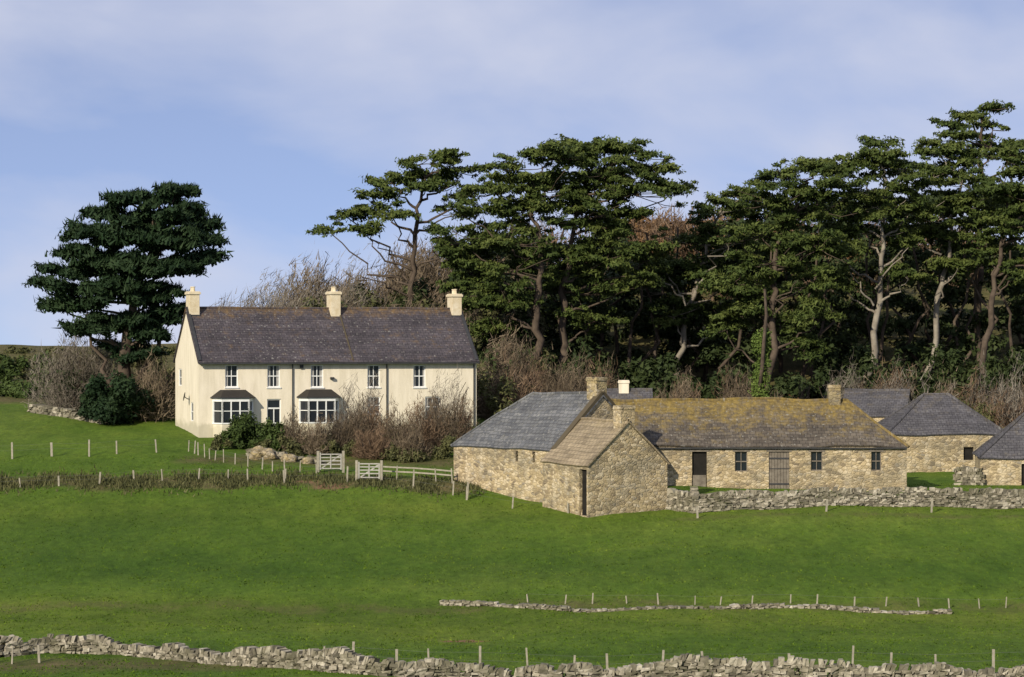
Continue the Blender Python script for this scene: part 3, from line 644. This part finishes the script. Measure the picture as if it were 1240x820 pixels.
# ------------------------------------------------------------------ cypress
ctree=empty('cypress_tree'); D=218; T=Tube(); g=gD(148,D)
top=P(190,262,D); full=curve(g-Vector((0,0,.4)),P(155,400,D),0,.2,5)[:-1]+curve(P(155,400,D),top,0,.3,8); T.add(full,.55,.1,9)
T.add(curve(g+Vector((.3,0,.2)),P(205,350,D+1),.05,.3,7),.28,.08,7); T.add(curve(g+Vector((-.2,0,.6)),P(105,380,D-1),.05,.3,7),.25,.07,7)
lob=[(218,230,26,6),(192,240,36,9),(148,239,26,6),(228,256,26,9),(247,292,22,7),(185,262,50,14),(128,258,28,8),(110,282,32,8),(160,286,55,14),(215,292,40,14),(92,306,30,7),(66,346,26,5),(84,330,32,7),(125,322,46,14),(178,322,52,16),(228,322,30,10),(68,371,22,4),(98,366,32,8),(140,352,48,16),(185,358,38,14),(112,396,26,7),(150,388,40,10),(95,398,18,4),(150,420,24,8),(250,274,18,6),(182,402,24,9),(240,312,28,6),(205,375,22,8),(165,430,26,7),(190,388,24,8)]
C=[];R=[]; sc=D/F
for px,row,rx,rz in lob:
    c=P(px,row,D+rng.uniform(-1,1)); ax=rx*sc;az=rz*sc;ad=max(1.2,min(3.8,ax*1.1)); sg=(px-160)/100
    bp=min(full,key=lambda q:abs(q.z-(c.z-1.2))); T.add(curve(bp,c,.05,.4,5),.12,.04,5)
    for i in range(int(ax*ad*2.1*(1+az*.5))+6):
        d=norm(rng.normal(size=3)); r=rng.random()**.4*rng.uniform(.85,1.18); dx=d[0]*ax*r; C.append([c.x+dx,c.y+d[1]*ad*r,c.z+d[2]*az*r+dx*.16*sg]); q=rng.uniform(.3,.85); R.append([q*1.5,q,q*.38])
T.obj('trunk_and_limbs',M['bark'],ctree)
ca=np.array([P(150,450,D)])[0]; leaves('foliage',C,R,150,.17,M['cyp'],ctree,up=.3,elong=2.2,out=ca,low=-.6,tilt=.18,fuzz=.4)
# ------------------------------------------------------------------ shrubs and bare trees
def bare(name,items,per,ln,wd,mat,lean=(0,0,0),stems=5,stemr=.06,barkm='bark'):
    e=empty(name); roots=[];R=[];T=Tube()
    for (px,D,rx,hh) in items:
        g=gD(px,D); roots.append(g);R.append([rx,rx,hh])
        for i in range(stems):
            an=rng.uniform(0,6.28); k=rng.uniform(.2,.75); p=g+Vector((math.cos(an)*rx*k+lean[0]*hh*.7,math.sin(an)*rx*k,hh*rng.uniform(.55,.85))); T.add(curve(g+Vector((math.cos(an)*.2,math.sin(an)*.2,-.1)),p,0,.5,6),stemr,.02,4)
    twigs('twigs',roots,R,per,ln,wd,M[mat],e,lean)
    if stems: T.obj('stems',M[barkm],e)
    return e
def bush(name,items,per,size,mat,lob=9):
    e=empty(name); C=[];R=[]
    for (px,D,rx,hh) in items:
        g=gD(px,D)
        for i in range(lob):
            an=rng.uniform(0,6.28); k=rng.random()**.6*.8; z=hh*rng.uniform(.1,.85)*(1-.3*k); r=rx*rng.uniform(.2,.5)
            C.append([g.x+math.cos(an)*rx*k,g.y+math.sin(an)*rx*k*.8,g.z+z]); R.append([r,r,min(r,hh*.35)])
    leaves('leaves',C,R,per,size,M[mat],e,up=.3,low=-.8,tilt=.3,fuzz=.35); return e
bush('garden_hedge',[(290,199.5,1.3,2.5),(312,198.6,1.6,2.6),(335,198,1.3,2.2)],380,.13,'ever',16)
bare('bare_shrub',[(360,197,1.6,2.9),(385,196,1.5,2.6),(408,197,1.4,2.6)],2600,.5,.018,'twig')
bare('bare_shrub',[(432,197.5,1.6,3.4),(485,197,1.9,3.6),(538,198,1.8,4.0),(498,194.5,1.6,2.6)],3200,.55,.018,'twig')
bare('bare_shrub',[(460,198,1.9,3.4),(512,197.5,1.9,3.7),(560,199,1.5,3.4),(450,194.6,1.5,2.2)],3200,.55,.018,'twigr')
bare('pale_shrub',[(545,200.5,1.8,5.2),(420,200,1.5,4.6),(440,200.5,1.5,4.8),(520,201,1.5,4.6)],2300,.7,.014,'twigg',(.15,0,0))
bush('ivy_bush',[(402,195.5,.9,1.2),(430,195,.8,1.0),(350,195.6,1.2,1.3),(500,193.5,1.0,1.0),(268,198,.8,1.0),(325,194.6,.9,.9),(470,194,1.2,1.3),(540,195,1.2,1.6)],200,.12,'olive')
bush('evergreen_bush',[(140,213,2.0,4.2),(120,214,1.4,3.0),(160,215,1.5,3.2)],480,.18,'cyp',18)
bare('bare_tree',[(95,221,3.4,7.2),(72,224,2.8,6.2),(118,223,2.6,6.5)],4200,.7,.020,'twigg',(.1,0,0),9,.07)
bare('bare_shrub',[(185,216,2.2,5.0),(200,219,2.0,4.2),(170,219,2.4,6)],3000,.7,.022,'twig',(.1,0,0))
bush('ivy_bush',[(180,217,2.2,3.5),(205,220,2,3.2),(100,222,2.4,4.0)],300,.18,'pineb')
bush('hillside_bracken',[(px,rng.uniform(238,290),rng.uniform(1.2,2.4),rng.uniform(.3,.8)) for px in rng.uniform(-40,230,30)],60,.22,'olive',6)
bush('hillside_gorse',[(px,rng.uniform(232,290),rng.uniform(1.2,2.4),rng.uniform(.8,1.7)) for px in rng.uniform(-60,75,20)],130,.22,'ever',7)
it=[(rng.uniform(232,415),rng.uniform(232,268),rng.uniform(1.8,3.2),rng.uniform(5,8.5)) for i in range(30)]
it+=[(px,252,2.6,hh) for px,hh in ((250,6),(275,7.5),(300,9),(325,9.5),(350,10.5),(375,11),(400,10.5),(425,10))]
bare('bare_woodland',it,2300,.9,.024,'twigg',(.28,-.0,0),6,.07,'pale')
it=[(rng.uniform(390,640),rng.uniform(228,250),rng.uniform(1.8,3.0),rng.uniform(4.5,8)) for i in range(32)]
bare('bare_woodland',it,2200,.9,.028,'twig',(.15,0,0),5,.07)
it=[(rng.uniform(330,640),rng.uniform(255,320),rng.uniform(2.5,4),rng.uniform(5,8)) for i in range(46)]
bare('bare_woodland',it,1100,1.2,.045,'twig',(.15,0,0),0)
bush('understorey',[(px,rng.uniform(236,262),2.8,rng.uniform(5,9)) for px in np.linspace(375,640,24)]+[(px,rng.uniform(226,240),2.6,rng.uniform(2,5)) for px in np.linspace(240,640,18)],170,.25,'olive',10)
bush('understorey',[(px,rng.uniform(240,256),2.6,rng.uniform(6,10)) for px in np.linspace(400,560,10)],200,.25,'pineb',10)
it=[]
for i in range(70):
    px=rng.uniform(745,930) if i<40 else rng.uniform(600,1300); D_=rng.uniform(285,325); g=gD(px,D_); topr=rng.uniform(248,275); zt=(410-topr)/F*D_; it.append((px,D_,rng.uniform(2.5,3.6),max(3,zt-g.z)))
bare('bare_woodland',it,900,1.2,.055,'twigr',(.1,0,0),0)
bush('autumn_canopy',[(a_,b_,c_,d_*.97) for a_,b_,c_,d_ in it[:45]],90,.3,'brleaf',9)
def thick(k,lo,hi,hl,hh): return [(rng.uniform(lo,hi),rng.uniform(215,232),rng.uniform(1.2,2.6),rng.uniform(hl,hh)) for i in range(k)]
bare('bare_thicket',thick(55,575,1330,2.5,6.4),1700,.75,.024,'twig',(.08,0,0),4,.05)
bare('bare_thicket',thick(40,575,1330,2.5,6.0),1700,.75,.024,'twigr',(.05,0,0),4,.05)
bare('bare_thicket',thick(12,980,1330,3.5,7.4),2200,.8,.022,'twigg',(.08,0,0),5,.06)
bush('understorey',[(px,rng.uniform(232,246),2.6,rng.uniform(3,7.5)) for px in np.linspace(570,1330,42)],150,.26,'pineb',11)
bush('scrub',[(px,rng.uniform(214,230),rng.uniform(1,2.2),rng.uniform(1.5,5)) for px in rng.uniform(590,1330,40)],120,.16,'olive',9)
bush('evergreen_bush',[(825,218,1.7,3.4),(1090,219,1.8,3.6),(1112,221,1.5,3.6),(640,220,1.6,3.0)],380,.17,'ever',12)
bush('gorse_bush',[(945,219,2.2,4.0),(975,221,1.8,3.6)],260,.17,'brleaf',12)
e=empty('ivy_covered_tree'); C=[];R=[]
for i in range(30):
    c=P(922+rng.uniform(-6,6),rng.uniform(404,485),222); C.append(c);R.append([.5,.5,.7])
T=Tube(); T.add(curve(gD(922,222),P(926,350,222),0,.3,6),.22,.1,7); T.obj('trunk',M['bark'],e); leaves('ivy',C,R,260,.12,M['ivy'],e,fuzz=.3)
# ------------------------------------------------------------------ sky, sun, camera
az=math.radians(31); el=math.radians(27)
ts=Vector((-math.sin(az)*math.cos(el),-math.cos(az)*math.cos(el),math.sin(el)))
sl=bpy.data.lights.new('sun','SUN'); sl.energy=5.0; sl.angle=math.radians(.5); sl.color=(1,.91,.74)
so=bpy.data.objects.new('sun',sl); col.objects.link(so); so.rotation_euler=(-ts).to_track_quat('-Z','Y').to_euler()
wd=bpy.data.worlds.new('World'); scene.world=wd; wd.use_nodes=True; nt=wd.node_tree; nt.nodes.clear()
nn=nt.nodes.new; lk=nt.links.new
out=nn('ShaderNodeOutputWorld'); bg=nn('ShaderNodeBackground'); bg.inputs[1].default_value=.11; lk(bg.outputs[0],out.inputs[0])
tcn=nn('ShaderNodeTexCoord'); 
mp=nn('ShaderNodeMapping'); mp.vector_type='POINT'; mp.inputs['Scale'].default_value=(1,1,2.2); mp.inputs['Location'].default_value=(0,0,.14); lk(tcn.outputs['Generated'],mp.inputs[0])
nv=nn('ShaderNodeVectorMath'); nv.operation='NORMALIZE'; lk(mp.outputs[0],nv.inputs[0])
sk=nn('ShaderNodeTexSky'); sk.sky_type='NISHITA'; sk.sun_disc=False; sk.sun_elevation=el; sk.sun_rotation=math.radians(180+31); lk(nv.outputs[0],sk.inputs[0])
sk.ozone_density=2.5; sk.dust_density=.6
mp2=nn('ShaderNodeMapping'); mp2.inputs['Scale'].default_value=(8,8,19); mp2.inputs['Rotation'].default_value=(0,.2,0); mp2.inputs['Location'].default_value=(5.2,0,2.3); lk(tcn.outputs['Generated'],mp2.inputs[0])
no=nn('ShaderNodeTexNoise'); no.inputs['Scale'].default_value=1.0; no.inputs['Detail'].default_value=6; no.inputs['Roughness'].default_value=.48; no.inputs['Distortion'].default_value=.25; lk(mp2.outputs[0],no.inputs['Vector'])
rp=nn('ShaderNodeValToRGB'); rp.color_ramp.elements[0].position=.36; rp.color_ramp.elements[1].position=.64; lk(no.outputs['Fac'],rp.inputs[0])
rp.color_ramp.elements[0].color=(.30,.30,.30,1); rp.color_ramp.elements[1].color=(.92,.92,.92,1)
tn=nn('ShaderNodeMix'); tn.data_type='RGBA'; tn.blend_type='MULTIPLY'; tn.inputs[0].default_value=1; lk(sk.outputs[0],tn.inputs[6]); tn.inputs[7].default_value=(1.0,1.02,1.25,1)
mx=nn('ShaderNodeMix'); mx.data_type='RGBA'; lk(rp.outputs[0],mx.inputs[0]); lk(tn.outputs[2],mx.inputs[6]); mx.inputs[7].default_value=(5.7,6.0,7.3,1)
lk(mx.outputs[2],bg.inputs[0])
cam=bpy.data.cameras.new('camera'); co=bpy.data.objects.new('camera',cam); col.objects.link(co); co.location=(0,0,0); co.rotation_euler=(math.pi/2,0,0)
cam.sensor_width=36; cam.lens=36*F/1240; cam.clip_end=6000; cam.clip_start=.5; scene.camera=co
scene.view_settings.view_transform='Standard'; scene.view_settings.look='None'; scene.view_settings.exposure=0
